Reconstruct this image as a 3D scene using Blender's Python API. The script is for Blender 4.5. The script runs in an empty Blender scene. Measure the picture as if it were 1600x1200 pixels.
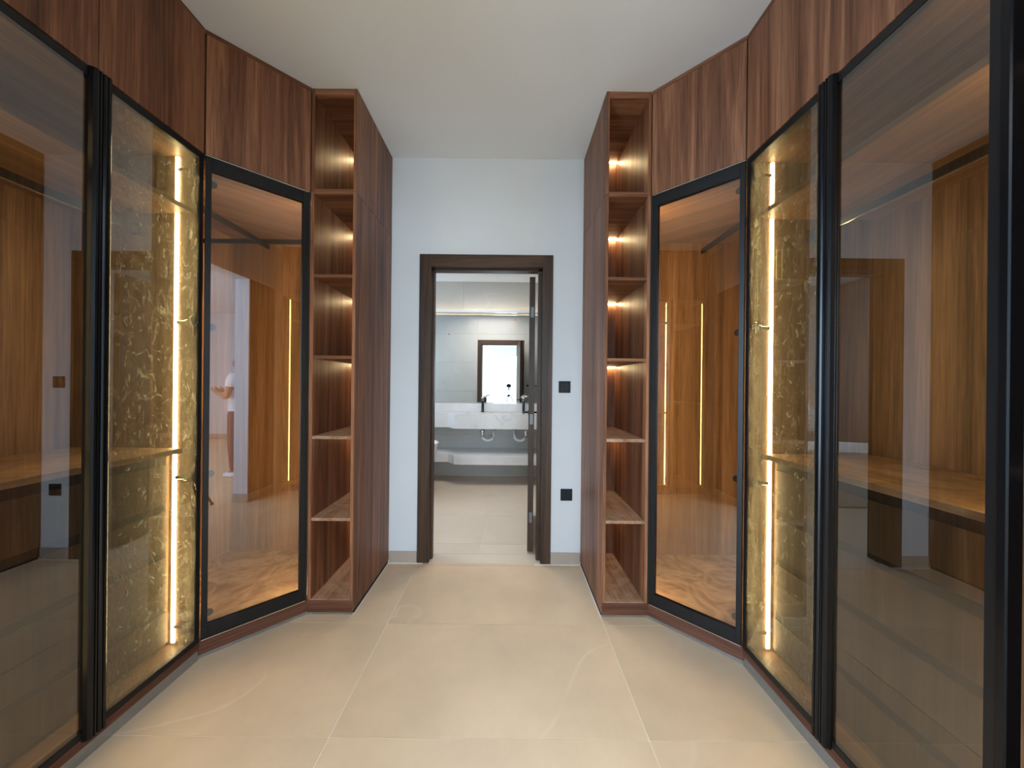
import bpy, bmesh, math, random
from mathutils import Matrix, Vector
random.seed(7)
SC = bpy.context.scene
COL = SC.collection

# ------------------------------------------------------------------ camera, world, light, exposure
cam = bpy.data.cameras.new('view_camera')
cam.sensor_width = 36.0
cam.lens = 36.0 * 540.0 / 1600.0
cam.shift_x = 5.0 / 1600.0
cam.shift_y = 3.0 / 1600.0
cam.clip_start = 0.01
camo = bpy.data.objects.new('view_camera', cam)
COL.objects.link(camo)
camo.matrix_world = Matrix.Translation((0, 0, 1.31)) @ Matrix.Rotation(math.pi / 2, 4, 'X') @ Matrix.Rotation(0.010, 4, 'Z')
SC.camera = camo

SC.view_settings.view_transform = 'Standard'
SC.view_settings.look = 'None'
SC.view_settings.gamma = 1.0
SC.view_settings.use_curve_mapping = False
SC.view_settings.exposure = -0.06
SC.cycles.use_denoising = True
SC.cycles.transparent_max_bounces = 24
SC.cycles.max_bounces = 14
SC.cycles.diffuse_bounces = 6
SC.cycles.glossy_bounces = 6
SC.cycles.caustics_reflective = False
SC.cycles.caustics_refractive = False

w = bpy.data.worlds.new('sky')
SC.world = w
w.use_nodes = True
bg = w.node_tree.nodes['Background']
bg.inputs['Color'].default_value = (0.80, 0.90, 1.0, 1)
bg.inputs['Strength'].default_value = 2.0


def area(name, loc, direction, sx, sy, power, color):
    l = bpy.data.lights.new(name, 'AREA')
    l.shape = 'RECTANGLE'
    l.size = sx
    l.size_y = sy
    l.energy = power
    l.color = color
    o = bpy.data.objects.new(name, l)
    COL.objects.link(o)
    o.location = loc
    o.rotation_euler = Vector(direction).to_track_quat('-Z', 'Z').to_euler()
    return o


# daylight entering by the bedroom window behind the photographer and by the bathroom window
area('bedroom_daylight', (1.05, -4.92, 1.35), (0, 1, 0), 3.4, 2.5, 205, (0.60, 0.80, 1.0))
area('bedroom_side_daylight', (-2.92, -2.6, 1.45), (1, 0, 0), 2.6, 2.3, 390, (0.52, 0.75, 1.0))
area('bathroom_daylight', (-2.50, 3.75, 1.65), (1, 0, 0), 1.5, 1.5, 30, (0.55, 0.78, 1.0))
# unseen fills added below the bedroom and bathroom ceilings to brighten the floors
area('bedroom_ceiling_fill', (-0.15, -1.05, 2.95), (0, 0, -1), 1.3, 1.0, 50, (0.86, 0.94, 1.0))
area('bathroom_ceiling_fill', (-0.35, 3.45, 2.79), (0, 0, -1), 1.0, 0.6, 32, (1.0, 0.96, 0.91))

# ------------------------------------------------------------------ sizes
XC, H = -0.1675, 1.2825          # axis of the room, half distance between the two wardrobe fronts
DEP = 0.60                       # wardrobe depth
YW = 2.551                       # wall with the bathroom door
YT = 1.956                       # front of the shelf towers
YA = 1.636                       # corner where diagonal wardrobe meets the side run
YN = 0.785                       # near end of the double wardrobe
YE = 0.335                       # near end of the single wardrobe
ZC = 2.985                       # ceiling
TIN, TOUT = 0.706, 0.962         # tower inner / outer half distance from XC
DZ0, DZ1 = 0.085, 2.388          # glass doors bottom / top

# ------------------------------------------------------------------ materials
def new_mat(name):
    m = bpy.data.materials.new(name)
    m.use_nodes = True
    nt = m.node_tree
    return m, nt, nt.nodes['Principled BSDF']


def N(nt, typ, **kw):
    n = nt.nodes.new(typ)
    for k, v in kw.items():
        setattr(n, k, v)
    return n


def ramp(nt, stops):
    r = N(nt, 'ShaderNodeValToRGB')
    e = r.color_ramp.elements
    e[0].position, e[0].color = stops[0][0], (*stops[0][1], 1)
    e[1].position, e[1].color = stops[-1][0], (*stops[-1][1], 1)
    for p, c in stops[1:-1]:
        x = e.new(p)
        x.color = (*c, 1)
    return r


def rand_coord(nt, scale):
    tc = N(nt, 'ShaderNodeTexCoord')
    oi = N(nt, 'ShaderNodeObjectInfo')
    mul = N(nt, 'ShaderNodeVectorMath', operation='MULTIPLY')
    nt.links.new(oi.outputs['Random'], mul.inputs[0])
    mul.inputs[1].default_value = (17.3, 9.1, 23.7)
    add = N(nt, 'ShaderNodeVectorMath', operation='ADD')
    nt.links.new(tc.outputs['Object'], add.inputs[0])
    nt.links.new(mul.outputs[0], add.inputs[1])
    mp = N(nt, 'ShaderNodeMapping')
    mp.inputs['Scale'].default_value = scale
    nt.links.new(add.outputs[0], mp.inputs['Vector'])
    return mp, add


def wood(name, axis, dark=(0.062, 0.025, 0.014), mid=(0.215, 0.088, 0.045), light=(0.410, 0.190, 0.100), rough=0.44, dust=0.0, sc=1.0):
    m, nt, p = new_mat(name)
    s = {'Z': (10, 10, 0.34), 'X': (0.34, 10, 10), 'Y': (10, 0.34, 10)}[axis]
    s = tuple(v * sc for v in s)
    mp, add = rand_coord(nt, s)
    n1 = N(nt, 'ShaderNodeTexNoise')
    n1.inputs['Scale'].default_value = 1.0
    n1.inputs['Detail'].default_value = 8
    n1.inputs['Roughness'].default_value = 0.66
    n1.inputs['Distortion'].default_value = 1.1
    nt.links.new(mp.outputs[0], n1.inputs['Vector'])
    r = ramp(nt, [(0.30, dark), (0.50, mid), (0.70, light)])
    nt.links.new(n1.outputs['Fac'], r.inputs['Fac'])
    # fine pores
    mp2 = N(nt, 'ShaderNodeMapping')
    mp2.inputs['Scale'].default_value = tuple(v * 13 for v in s)
    nt.links.new(add.outputs[0], mp2.inputs['Vector'])
    n2 = N(nt, 'ShaderNodeTexNoise')
    n2.inputs['Scale'].default_value = 1.0
    n2.inputs['Detail'].default_value = 3
    nt.links.new(mp2.outputs[0], n2.inputs['Vector'])
    r2 = ramp(nt, [(0.35, (0.72, 0.70, 0.68)), (0.60, (1.06, 1.06, 1.06))])
    nt.links.new(n2.outputs['Fac'], r2.inputs['Fac'])
    mx = N(nt, 'ShaderNodeMix', data_type='RGBA', blend_type='MULTIPLY')
    mx.inputs[0].default_value = 1.0
    nt.links.new(r.outputs['Color'], mx.inputs[6])
    nt.links.new(r2.outputs['Color'], mx.inputs[7])
    out = mx.outputs[2]
    if dust > 0:
        n3 = N(nt, 'ShaderNodeTexNoise')
        n3.inputs['Scale'].default_value = 4.5
        n3.inputs['Detail'].default_value = 7
        n3.inputs['Roughness'].default_value = 0.65
        n3.inputs['Distortion'].default_value = 2.6
        nt.links.new(add.outputs[0], n3.inputs['Vector'])
        r3 = ramp(nt, [(0.42, (0, 0, 0)), (0.72, (dust, dust, dust))])
        nt.links.new(n3.outputs['Fac'], r3.inputs['Fac'])
        md = N(nt, 'ShaderNodeMix', data_type='RGBA')
        nt.links.new(r3.outputs['Color'], md.inputs[0])
        nt.links.new(out, md.inputs[6])
        md.inputs[7].default_value = (0.56, 0.44, 0.32, 1)
        out = md.outputs[2]
    nt.links.new(out, p.inputs['Base Color'])
    p.inputs['Roughness'].default_value = rough
    p.inputs['Specular IOR Level'].default_value = 0.30
    bp = N(nt, 'ShaderNodeBump')
    bp.inputs['Strength'].default_value = 0.05
    bp.inputs['Distance'].default_value = 0.002
    nt.links.new(n2.outputs['Fac'], bp.inputs['Height'])
    nt.links.new(bp.outputs['Normal'], p.inputs['Normal'])
    return m


def plain(name, color, rough=0.5, metallic=0.0, spec=0.5, var=0.04, scale=6.0, bump=0.0, coat=0.0):
    m, nt, p = new_mat(name)
    tc = N(nt, 'ShaderNodeTexCoord')
    n = N(nt, 'ShaderNodeTexNoise')
    n.inputs['Scale'].default_value = scale
    n.inputs['Detail'].default_value = 5
    nt.links.new(tc.outputs['Object'], n.inputs['Vector'])
    lo = tuple(max(0, c * (1 - var)) for c in color)
    hi = tuple(min(1, c * (1 + var)) for c in color)
    r = ramp(nt, [(0.3, lo), (0.7, hi)])
    nt.links.new(n.outputs['Fac'], r.inputs['Fac'])
    nt.links.new(r.outputs['Color'], p.inputs['Base Color'])
    p.inputs['Roughness'].default_value = rough
    p.inputs['Metallic'].default_value = metallic
    p.inputs['Specular IOR Level'].default_value = spec
    p.inputs['Coat Weight'].default_value = coat
    if bump:
        b = N(nt, 'ShaderNodeBump')
        b.inputs['Strength'].default_value = bump
        b.inputs['Distance'].default_value = 0.002
        nt.links.new(n.outputs['Fac'], b.inputs['Height'])
        nt.links.new(b.outputs['Normal'], p.inputs['Normal'])
    return m


def stone(name, base, vein, rough=0.25, vscale=0.85, cloud=0.10, vw=0.007, spec=0.5):
    m, nt, p = new_mat(name)
    mp, add = rand_coord(nt, (1, 1, 1))
    n = N(nt, 'ShaderNodeTexNoise')
    n.inputs['Scale'].default_value = 2.4
    n.inputs['Detail'].default_value = 7
    n.inputs['Roughness'].default_value = 0.6
    nt.links.new(mp.outputs[0], n.inputs['Vector'])
    lo = tuple(c * (1 - cloud) for c in base)
    hi = tuple(min(1, c * (1 + cloud)) for c in base)
    r = ramp(nt, [(0.3, lo), (0.7, hi)])
    nt.links.new(n.outputs['Fac'], r.inputs['Fac'])
    v = N(nt, 'ShaderNodeTexNoise')
    v.inputs['Scale'].default_value = vscale
    v.inputs['Detail'].default_value = 2.5
    v.inputs['Roughness'].default_value = 0.5
    v.inputs['Distortion'].default_value = 0.5
    nt.links.new(mp.outputs[0], v.inputs['Vector'])
    rv = ramp(nt, [(0.5 - vw, (0, 0, 0)), (0.5, (0.55, 0.55, 0.55)), (0.5 + vw, (0, 0, 0))])
    nt.links.new(v.outputs['Fac'], rv.inputs['Fac'])
    n4 = N(nt, 'ShaderNodeTexNoise')
    n4.inputs['Scale'].default_value = 1.7
    nt.links.new(add.outputs[0], n4.inputs['Vector'])
    r4 = ramp(nt, [(0.42, (0, 0, 0)), (0.62, (.8, .8, .8))])
    nt.links.new(n4.outputs['Fac'], r4.inputs['Fac'])
    mm = N(nt, 'ShaderNodeMath', operation='MULTIPLY')
    nt.links.new(rv.outputs['Color'], mm.inputs[0])
    nt.links.new(r4.outputs['Color'], mm.inputs[1])
    mx = N(nt, 'ShaderNodeMix', data_type='RGBA')
    nt.links.new(mm.outputs[0], mx.inputs[0])
    nt.links.new(r.outputs['Color'], mx.inputs[6])
    mx.inputs[7].default_value = (*vein, 1)
    nt.links.new(mx.outputs[2], p.inputs['Base Color'])
    p.inputs['Roughness'].default_value = rough
    p.inputs['Specular IOR Level'].default_value = spec
    return m


def emit(name, color, strength):
    m = bpy.data.materials.new(name)
    m.use_nodes = True
    nt = m.node_tree
    nt.nodes.clear()
    e = N(nt, 'ShaderNodeEmission')
    e.inputs['Color'].default_value = (*color, 1)
    e.inputs['Strength'].default_value = strength
    o = N(nt, 'ShaderNodeOutputMaterial')
    nt.links.new(e.outputs[0], o.inputs['Surface'])
    return m


def tinted_glass(name, tint, f0, dust):
    """thin coated bronze glass: mirror coat on the outer side of each face, tint, a film of dust"""
    m = bpy.data.materials.new(name)
    m.use_nodes = True
    nt = m.node_tree
    nt.nodes.clear()
    tr = N(nt, 'ShaderNodeBsdfTransparent')
    tr.inputs['Color'].default_value = (*tint, 1)
    gl = N(nt, 'ShaderNodeBsdfGlossy')
    gl.inputs['Roughness'].default_value = 0.0
    gl.inputs['Color'].default_value = (0.95, 0.97, 1.0, 1)
    lw = N(nt, 'ShaderNodeLayerWeight')
    lw.inputs['Blend'].default_value = 0.5
    pw = N(nt, 'ShaderNodeMath', operation='POWER')
    nt.links.new(lw.outputs['Facing'], pw.inputs[0])
    pw.inputs[1].default_value = 5.0
    ma = N(nt, 'ShaderNodeMath', operation='MULTIPLY_ADD')
    nt.links.new(pw.outputs[0], ma.inputs[0])
    ma.inputs[1].default_value = 1.0 - f0
    ma.inputs[2].default_value = f0
    geo = N(nt, 'ShaderNodeNewGeometry')
    inv = N(nt, 'ShaderNodeMath', operation='SUBTRACT')
    inv.inputs[0].default_value = 1.0
    nt.links.new(geo.outputs['Backfacing'], inv.inputs[1])
    fac = N(nt, 'ShaderNodeMath', operation='MULTIPLY')
    nt.links.new(ma.outputs[0], fac.inputs[0])
    nt.links.new(inv.outputs[0], fac.inputs[1])
    mix = N(nt, 'ShaderNodeMixShader')
    nt.links.new(fac.outputs[0], mix.inputs[0])
    nt.links.new(tr.outputs[0], mix.inputs[1])
    nt.links.new(gl.outputs[0], mix.inputs[2])
    # wiped dust film
    tl = N(nt, 'ShaderNodeBsdfTranslucent')
    tl.inputs['Color'].default_value = (0.62, 0.60, 0.48, 1)
    df = N(nt, 'ShaderNodeBsdfDiffuse')
    df.inputs['Color'].default_value = (0.55, 0.55, 0.50, 1)
    ad = N(nt, 'ShaderNodeMixShader')
    ad.inputs[0].default_value = 0.06
    nt.links.new(tl.outputs[0], ad.inputs[1])
    nt.links.new(df.outputs[0], ad.inputs[2])
    mp, add = rand_coord(nt, (12, 12, 6.5))
    n = N(nt, 'ShaderNodeTexNoise')
    n.inputs['Scale'].default_value = 1.6
    n.inputs['Detail'].default_value = 9
    n.inputs['Roughness'].default_value = 0.68
    n.inputs['Distortion'].default_value = 3.2
    nt.links.new(mp.outputs[0], n.inputs['Vector'])
    r = ramp(nt, [(0.36, (0, 0, 0)), (0.56, (dust * .28,) * 3), (0.74, (dust,) * 3)])
    nt.links.new(n.outputs['Fac'], r.inputs['Fac'])
    mx2 = N(nt, 'ShaderNodeMixShader')
    nt.links.new(r.outputs['Color'], mx2.inputs[0])
    nt.links.new(mix.outputs[0], mx2.inputs[1])
    nt.links.new(ad.outputs[0], mx2.inputs[2])
    o = N(nt, 'ShaderNodeOutputMaterial')
    nt.links.new(mx2.outputs[0], o.inputs['Surface'])
    return m


M = {}
M['wz'] = wood('walnut_vertical', 'Z')
M['wx'] = wood('walnut_along_x', 'X')
M['wy'] = wood('walnut_along_y', 'Y')
IN = dict(dark=(0.085, 0.045, 0.023), mid=(0.200, 0.112, 0.058), light=(0.330, 0.195, 0.110))
M['iz'] = wood('walnut_inside_vertical', 'Z', **IN)
M['ix'] = wood('walnut_inside_x', 'X', **IN)
M['iy'] = wood('walnut_inside_y', 'Y', **IN)
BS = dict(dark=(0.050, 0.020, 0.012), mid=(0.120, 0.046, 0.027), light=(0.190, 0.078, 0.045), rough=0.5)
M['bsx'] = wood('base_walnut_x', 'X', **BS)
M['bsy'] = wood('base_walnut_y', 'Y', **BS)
M['counter_lit'] = wood('walnut_counter_lit', 'Y', dust=0.45, rough=0.5, dark=(0.15, 0.08, 0.04), mid=(0.28, 0.16, 0.085), light=(0.40, 0.25, 0.14))  # paler tone and blotches paint the LED glow into the counter
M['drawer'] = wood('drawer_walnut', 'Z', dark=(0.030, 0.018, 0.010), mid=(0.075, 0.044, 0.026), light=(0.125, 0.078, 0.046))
M['idust'] = wood('walnut_dusty', 'X', dust=0.75, rough=0.5, **IN)
M['sdust'] = wood('walnut_shelf_dusty', 'Y', dark=(0.20, 0.10, 0.06), mid=(0.32, 0.17, 0.105), light=(0.44, 0.25, 0.16), dust=0.55, rough=0.5)
M['frame'] = wood('door_frame_walnut', 'Z', dark=(0.032, 0.019, 0.013), mid=(0.070, 0.040, 0.026), light=(0.115, 0.066, 0.042), rough=0.42)
M['framex'] = wood('door_frame_walnut_x', 'X', dark=(0.032, 0.019, 0.013), mid=(0.070, 0.040, 0.026), light=(0.115, 0.066, 0.042), rough=0.42)
M['black'] = plain('black_anodised', (0.007, 0.007, 0.008), 0.40, 0.0, 0.35)
M['blackgloss'] = plain('black_profile', (0.004, 0.004, 0.005), 0.26, 0.0, 0.30)
M['gap'] = plain('dark_recess', (0.008, 0.006, 0.005), 0.8)
M['chrome'] = plain('chrome', (0.78, 0.77, 0.74), 0.16, 1.0)
M['steel'] = plain('dull_steel', (0.16, 0.17, 0.19), 0.45, 0.7)
M['alu'] = plain('brushed_toe_kick', (0.40, 0.42, 0.45), 0.20, 0.85, var=0.05, scale=30)
M['wall'] = plain('white_paint', (0.71, 0.745, 0.79), 0.65, var=0.015, scale=3)
M['ceil'] = plain('ceiling_paint', (0.78, 0.82, 0.87), 0.7, var=0.012, scale=2)
M['olive'] = plain('warm_grey_paint', (0.50, 0.48, 0.38), 0.7, var=0.02, scale=2)
M['tile'] = stone('beige_marble', (0.70, 0.525, 0.355), (0.84, 0.73, 0.58), rough=0.42, spec=0.32)
M['grout'] = plain('pale_grout', (0.95, 0.86, 0.74), 0.8, var=0.04, scale=20)
M['bgrout'] = plain('beige_grout', (0.60, 0.50, 0.40), 0.8, var=0.05, scale=20)
M['caulk'] = plain('white_caulk', (0.80, 0.77, 0.72), 0.6, var=0.08, scale=25)
M['skirt'] = plain('stone_skirting', (0.44, 0.37, 0.31), 0.35, var=0.06, scale=5)
M['btile'] = stone('grey_wall_tile', (0.50, 0.485, 0.455), (0.62, 0.60, 0.57), rough=0.30, cloud=0.05)
M['bfloor'] = stone('bathroom_floor_stone', (0.66, 0.545, 0.435), (0.72, 0.59, 0.50), rough=0.30, cloud=0.05)
M['marble'] = stone('white_grey_marble', (0.62, 0.60, 0.59), (0.36, 0.36, 0.38), rough=0.20, vscale=2.2, cloud=0.10, vw=0.03)
M['ceramic'] = plain('white_ceramic', (0.80, 0.78, 0.74), 0.12, var=0.01)
M['pvc'] = plain('white_plastic', (0.78, 0.78, 0.78), 0.3, var=0.01)
M['tap'] = plain('black_tap', (0.02, 0.022, 0.028), 0.25, 0.3)
M['mirror'] = plain('mirror_silver', (0.86, 0.88, 0.88), 0.0, 1.0, var=0.0)
M['plate'] = plain('dark_switch_plate', (0.012, 0.014, 0.018), 0.5, spec=0.25)
M['plate2'] = plain('dark_switch_rocker', (0.018, 0.020, 0.025), 0.45, spec=0.25)
M['red'] = plain('red_sticker', (0.6, 0.08, 0.06), 0.5)
M['paper'] = plain('faded_sticker', (0.55, 0.42, 0.20), 0.6)
M['led'] = emit('warm_led', (1.0, 0.83, 0.46), 54.0)
M['ledn'] = emit('warm_led_near', (1.0, 0.80, 0.36), 42.0)
M['ledc'] = emit('warm_led_corner', (1.0, 0.78, 0.44), 270.0)
M['lede'] = emit('warm_led_end', (1.0, 0.72, 0.22), 14.0)
M['ledt'] = emit('warm_led_tower', (1.0, 0.76, 0.40), 70.0)
M['ledb'] = emit('warm_led_bathroom', (1.0, 0.78, 0.50), 7.0)
M['glass'] = tinted_glass('bronze_glass', (0.79, 0.75, 0.68), 0.155, 0.62)
M['glassd'] = tinted_glass('bronze_glass_clean', (0.81, 0.77, 0.70), 0.155, 0.006)
M['clear'] = tinted_glass('clear_glass', (0.98, 0.99, 0.99), 0.06, 0.0)
M['skin'] = plain('skin', (0.36, 0.19, 0.12), 0.5)
M['tee'] = plain('white_cotton', (0.78, 0.79, 0.82), 0.85)
M['denim'] = plain('dark_maroon_cotton', (0.10, 0.055, 0.07), 0.85)
M['hair'] = plain('black_hair', (0.012, 0.010, 0.009), 0.5)
M['brass'] = plain('bronze_tripod', (0.06, 0.035, 0.02), 0.35, 0.4)

# ------------------------------------------------------------------ helpers
MW = {}


def empty(name, loc, rz=0.0):
    o = bpy.data.objects.new(name, None)
    o.empty_display_size = 0.1
    COL.objects.link(o)
    o.location = loc
    o.rotation_euler = (0, 0, rz)
    MW[o.name] = Matrix.Translation(loc) @ Matrix.Rotation(rz, 4, 'Z')
    return o


def tag(o, label=None, cat=None, group=None, kind=None):
    if label: o['label'] = label
    if cat: o['category'] = cat
    if group: o['group'] = group
    if kind: o['kind'] = kind
    return o


def thing(name, loc, label, cat, group=None, rz=0.0):
    return tag(empty(name, loc, rz), label, cat, group)


def box(bm, x0, x1, y0, y1, z0, z1):
    x0, x1 = min(x0, x1), max(x0, x1)
    y0, y1 = min(y0, y1), max(y0, y1)
    z0, z1 = min(z0, z1), max(z0, z1)
    v = [bm.verts.new(p) for p in ((x0, y0, z0), (x1, y0, z0), (x1, y1, z0), (x0, y1, z0),
                                   (x0, y0, z1), (x1, y0, z1), (x1, y1, z1), (x0, y1, z1))]
    for f in ((3, 2, 1, 0), (4, 5, 6, 7), (0, 1, 5, 4), (1, 2, 6, 5), (2, 3, 7, 6), (3, 0, 4, 7)):
        bm.faces.new([v[i] for i in f])
    return bm


def prism(bm, pts, z0, z1):
    a = sum(pts[i][0] * pts[(i + 1) % len(pts)][1] - pts[(i + 1) % len(pts)][0] * pts[i][1] for i in range(len(pts)))
    if a < 0:
        pts = pts[::-1]
    lo = [bm.verts.new((x, y, z0)) for x, y in pts]
    hi = [bm.verts.new((x, y, z1)) for x, y in pts]
    n = len(pts)
    bm.faces.new(lo[::-1])
    bm.faces.new(hi)
    for i in range(n):
        bm.faces.new((lo[i], lo[(i + 1) % n], hi[(i + 1) % n], hi[i]))
    return bm


def tube(bm, pts, r, seg=12, r2=None):
    """round bar through points, capped"""
    pts = [Vector(p) for p in pts]
    rings = []
    n = len(pts)
    for i, p in enumerate(pts):
        if i == 0: d = pts[1] - pts[0]
        elif i == n - 1: d = pts[-1] - pts[-2]
        else: d = (pts[i + 1] - pts[i]).normalized() + (pts[i] - pts[i - 1]).normalized()
        d.normalize()
        up = Vector((0, 0, 1)) if abs(d.z) < 0.95 else Vector((1, 0, 0))
        a = d.cross(up).normalized()
        b = d.cross(a).normalized()
        rr = r if r2 is None else r + (r2 - r) * i / (n - 1)
        rings.append([bm.verts.new(p + a * math.cos(2 * math.pi * k / seg) * rr + b * math.sin(2 * math.pi * k / seg) * rr) for k in range(seg)])
    for i in range(n - 1):
        for k in range(seg):
            f = bm.faces.new((rings[i][k], rings[i][(k + 1) % seg], rings[i + 1][(k + 1) % seg], rings[i + 1][k]))
            f.smooth = True
    bm.faces.new(rings[0][::-1])
    bm.faces.new(rings[-1])
    bmesh.ops.recalc_face_normals(bm, faces=bm.faces[:])
    return bm


def B():
    return bmesh.new()


def put(name, bm, mat, parent=None, world=True, bevel=0.0, seg=1, ploc=None):
    """link a bmesh as ONE object; world=True means the vertices are world coordinates"""
    me = bpy.data.meshes.new(name)
    o = bpy.data.objects.new(name, me)
    COL.objects.link(o)
    if parent is not None:
        o.parent = parent
        MW[o.name] = MW[parent.name]
        if world:
            bm.transform(MW[parent.name].inverted())
    else:
        MW[o.name] = Matrix.Identity(4)
    bm.normal_update()
    bm.to_mesh(me)
    bm.free()
    me.materials.append(mat)
    if bevel:
        b = o.modifiers.new('edge', 'BEVEL')
        b.width = bevel
        b.segments = seg
        b.limit_method = 'ANGLE'
    return o


def bx(name, dims, mat, parent=None, world=True, bevel=0.0):
    return put(name, box(B(), *dims), mat, parent, world, bevel)


def struct(o, label=None):
    return tag(o, label, kind='structure')


def lathe(bm, prof, cx, cy, seg=24, sx=1.0, sy=1.0):
    rings = []
    for r, z in prof:
        rings.append([bm.verts.new((cx + sx * r * math.cos(2 * math.pi * k / seg), cy + sy * r * math.sin(2 * math.pi * k / seg), z)) for k in range(seg)])
    for i in range(len(prof) - 1):
        for k in range(seg):
            f = bm.faces.new((rings[i][k], rings[i][(k + 1) % seg], rings[i + 1][(k + 1) % seg], rings[i + 1][k]))
            f.smooth = True
    bm.faces.new(rings[0][::-1])
    bm.faces.new(rings[-1])
    bmesh.ops.recalc_face_normals(bm, faces=bm.faces[:])
    return bm


# ------------------------------------------------------------------ structure: dressing room and bedroom shell
XL, XR = XC - H - DEP, XC + H + DEP
BR_X0, BR_X1, BR_Y0 = -3.0, 5.2, -5.0            # bedroom behind the photographer
JL, JR = -1.045, 0.71                             # jambs of the opening the camera stands in
WF0, WF1 = 0.07, 0.225                            # that wall

# floor: bedding plus loose tiles
FX = [-3.035 + 1.19 * k for k in range(0, 8)]     # ... -0.655, 0.535 ...
FX = [-0.655 + 1.19 * k for k in range(-2, 6)]
FY = [2.515 - 0.6165 * k for k in range(0, 13)]
floor = struct(bx('floor', (BR_X0 - .15, BR_X1 + .15, BR_Y0 - .15, YW + .0, -0.10, -0.0030), M['grout']), 'pale grout bed under large beige marble floor tiles')
tile_me = None
for i in range(len(FX) - 1):
    for j in range(len(FY) - 1):
        x0, x1, y1, y0 = FX[i], FX[i + 1], FY[j], FY[j + 1]
        x0c, x1c, y0c = max(x0, BR_X0), min(x1, BR_X1), max(y0, BR_Y0)
        if y0 > -0.05 and (x1 < XL or x0 > XR):
            continue
        g = 0.0020
        if tile_me is None:
            t = put('tile', box(B(), g - .595, .595 - g, g - .30825, .30825 - g, -0.006, 0.0), M['tile'], floor, False)
            tile_me = t.data
        else:
            t = bpy.data.objects.new('tile', tile_me)
            COL.objects.link(t)
            t.parent = floor
        t.location = ((x0 + x1) / 2, (y0 + y1) / 2, 0)
# last cut row against the wall
for i in range(1, 4):
    put('tile', box(B(), FX[i] + .0016, FX[i + 1] - .0016, 2.5166, YW - .004, -0.006, 0.0), M['tile'], floor)
# caulk along the wall foot
struct(bx('trim_1', (XC - TIN, -.62, YW - .017, YW - .010, -.004, .0035), M['caulk']), 'bead of white caulk at the wall foot left of the bathroom door')
struct(bx('trim_2', (.20, XC + TIN, YW - .020, YW - .010, -.004, .0035), M['caulk']), 'bead of white caulk at the wall foot right of the bathroom door')

struct(bx('ceiling', (BR_X0 - .15, BR_X1 + .15, BR_Y0 - .15, YW + .139, ZC, ZC + .12), M['ceil']), 'plain white painted ceiling')

# wall with the bathroom door
DX0, DX1, DH = -0.576, 0.243, 2.185
bm = B()
box(bm, BR_X0, DX0 - .02, YW, YW + .135, 0, ZC)
box(bm, DX1 + .02, BR_X1, YW, YW + .135, 0, ZC)
box(bm, DX0 - .02, DX1 + .02, YW, YW + .135, DH + .02, ZC)
struct(put('wall_back', bm, M['wall']), 'white wall with the bathroom doorway')
struct(bx('wall_left', (XL - .15, XL, WF1, YW, 0, ZC), M['wall']), 'wall behind the left wardrobes')
struct(bx('wall_right', (XR, XR + .15, WF1, YW, 0, ZC), M['wall']), 'wall behind the right wardrobes')
bm = B()
box(bm, BR_X0, JL, WF0, WF1, 0, ZC)
box(bm, JR, BR_X1, WF0, WF1, 0, ZC)
box(bm, JL, JR, WF0, WF1, 2.46, ZC)
struct(put('wall_front', bm, M['wall']), 'white wall with the open passage the photographer stands in')
struct(bx('wall_bedroom_right', (BR_X1, BR_X1 + .15, BR_Y0, WF1, 0, ZC), M['wall']), 'bright white bedroom wall mirrored in the left corner glass')
bm = B()
box(bm, BR_X0 - .15, BR_X0, BR_Y0, -3.9, 0, ZC)
box(bm, BR_X0 - .15, BR_X0, -1.3, WF1, 0, ZC)
box(bm, BR_X0 - .15, BR_X0, -3.9, -1.3, 0, .30)
box(bm, BR_X0 - .15, BR_X0, -3.9, -1.3, 2.6, ZC)
struct(put('wall_bedroom_left', bm, M['wall']), 'bedroom wall with a side window')
bm = B()
box(bm, BR_X0 - .15, -.65, BR_Y0 - .15, BR_Y0, 0, ZC)
box(bm, 2.75, BR_X1 + .15, BR_Y0 - .15, BR_Y0, 0, ZC)
box(bm, -.65, 2.75, BR_Y0 - .15, BR_Y0, 2.62, ZC)
box(bm, -.65, 2.75, BR_Y0 - .15, BR_Y0, 0, .08)
struct(put('wall_bedroom_back', bm, M['olive']), 'warm grey bedroom wall around the big window')


def window(name, axis, c, a0, a1, z0, z1, label):
    root = struct(empty(name, (0, 0, 0)), label)
    def bar(u0, u1, w0, w1, nm='window_frame', d=.04):
        if axis == 'Y':
            return bx(nm, (u0, u1, c - d, c + d, w0, w1), M['black'], root)
        return bx(nm, (c - d, c + d, u0, u1, w0, w1), M['black'], root)
    bar(a0, a0 + .05, z0, z1); bar(a1 - .05, a1, z0, z1)
    bar(a0 + .05, a1 - .05, z1 - .05, z1); bar(a0 + .05, a1 - .05, z0, z0 + .05)
    mid = (a0 + a1) / 2 + .55
    bar(mid - .03, mid + .03, z0 + .05, z1 - .05, 'mullion')
    if axis == 'Y':
        bx('pane', (a0 + .05, mid - .03, c - .003, c + .003, z0 + .05, z1 - .05), M['clear'], root)
        bx('pane', (mid + .03, a1 - .05, c - .003, c + .003, z0 + .05, z1 - .05), M['clear'], root)
    else:
        bx('pane', (c - .003, c + .003, a0 + .05, mid - .03, z0 + .05, z1 - .05), M['clear'], root)
        bx('pane', (c - .003, c + .003, mid + .03, a1 - .05, z0 + .05, z1 - .05), M['clear'], root)


window('window_1', 'Y', BR_Y0 - .08, -.65, 2.75, .08, 2.62, 'large bedroom window seen in the bathroom mirror')
window('window_2', 'X', BR_X0 - .08, -3.9, -1.3, .30, 2.6, 'side window of the bedroom')

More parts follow.
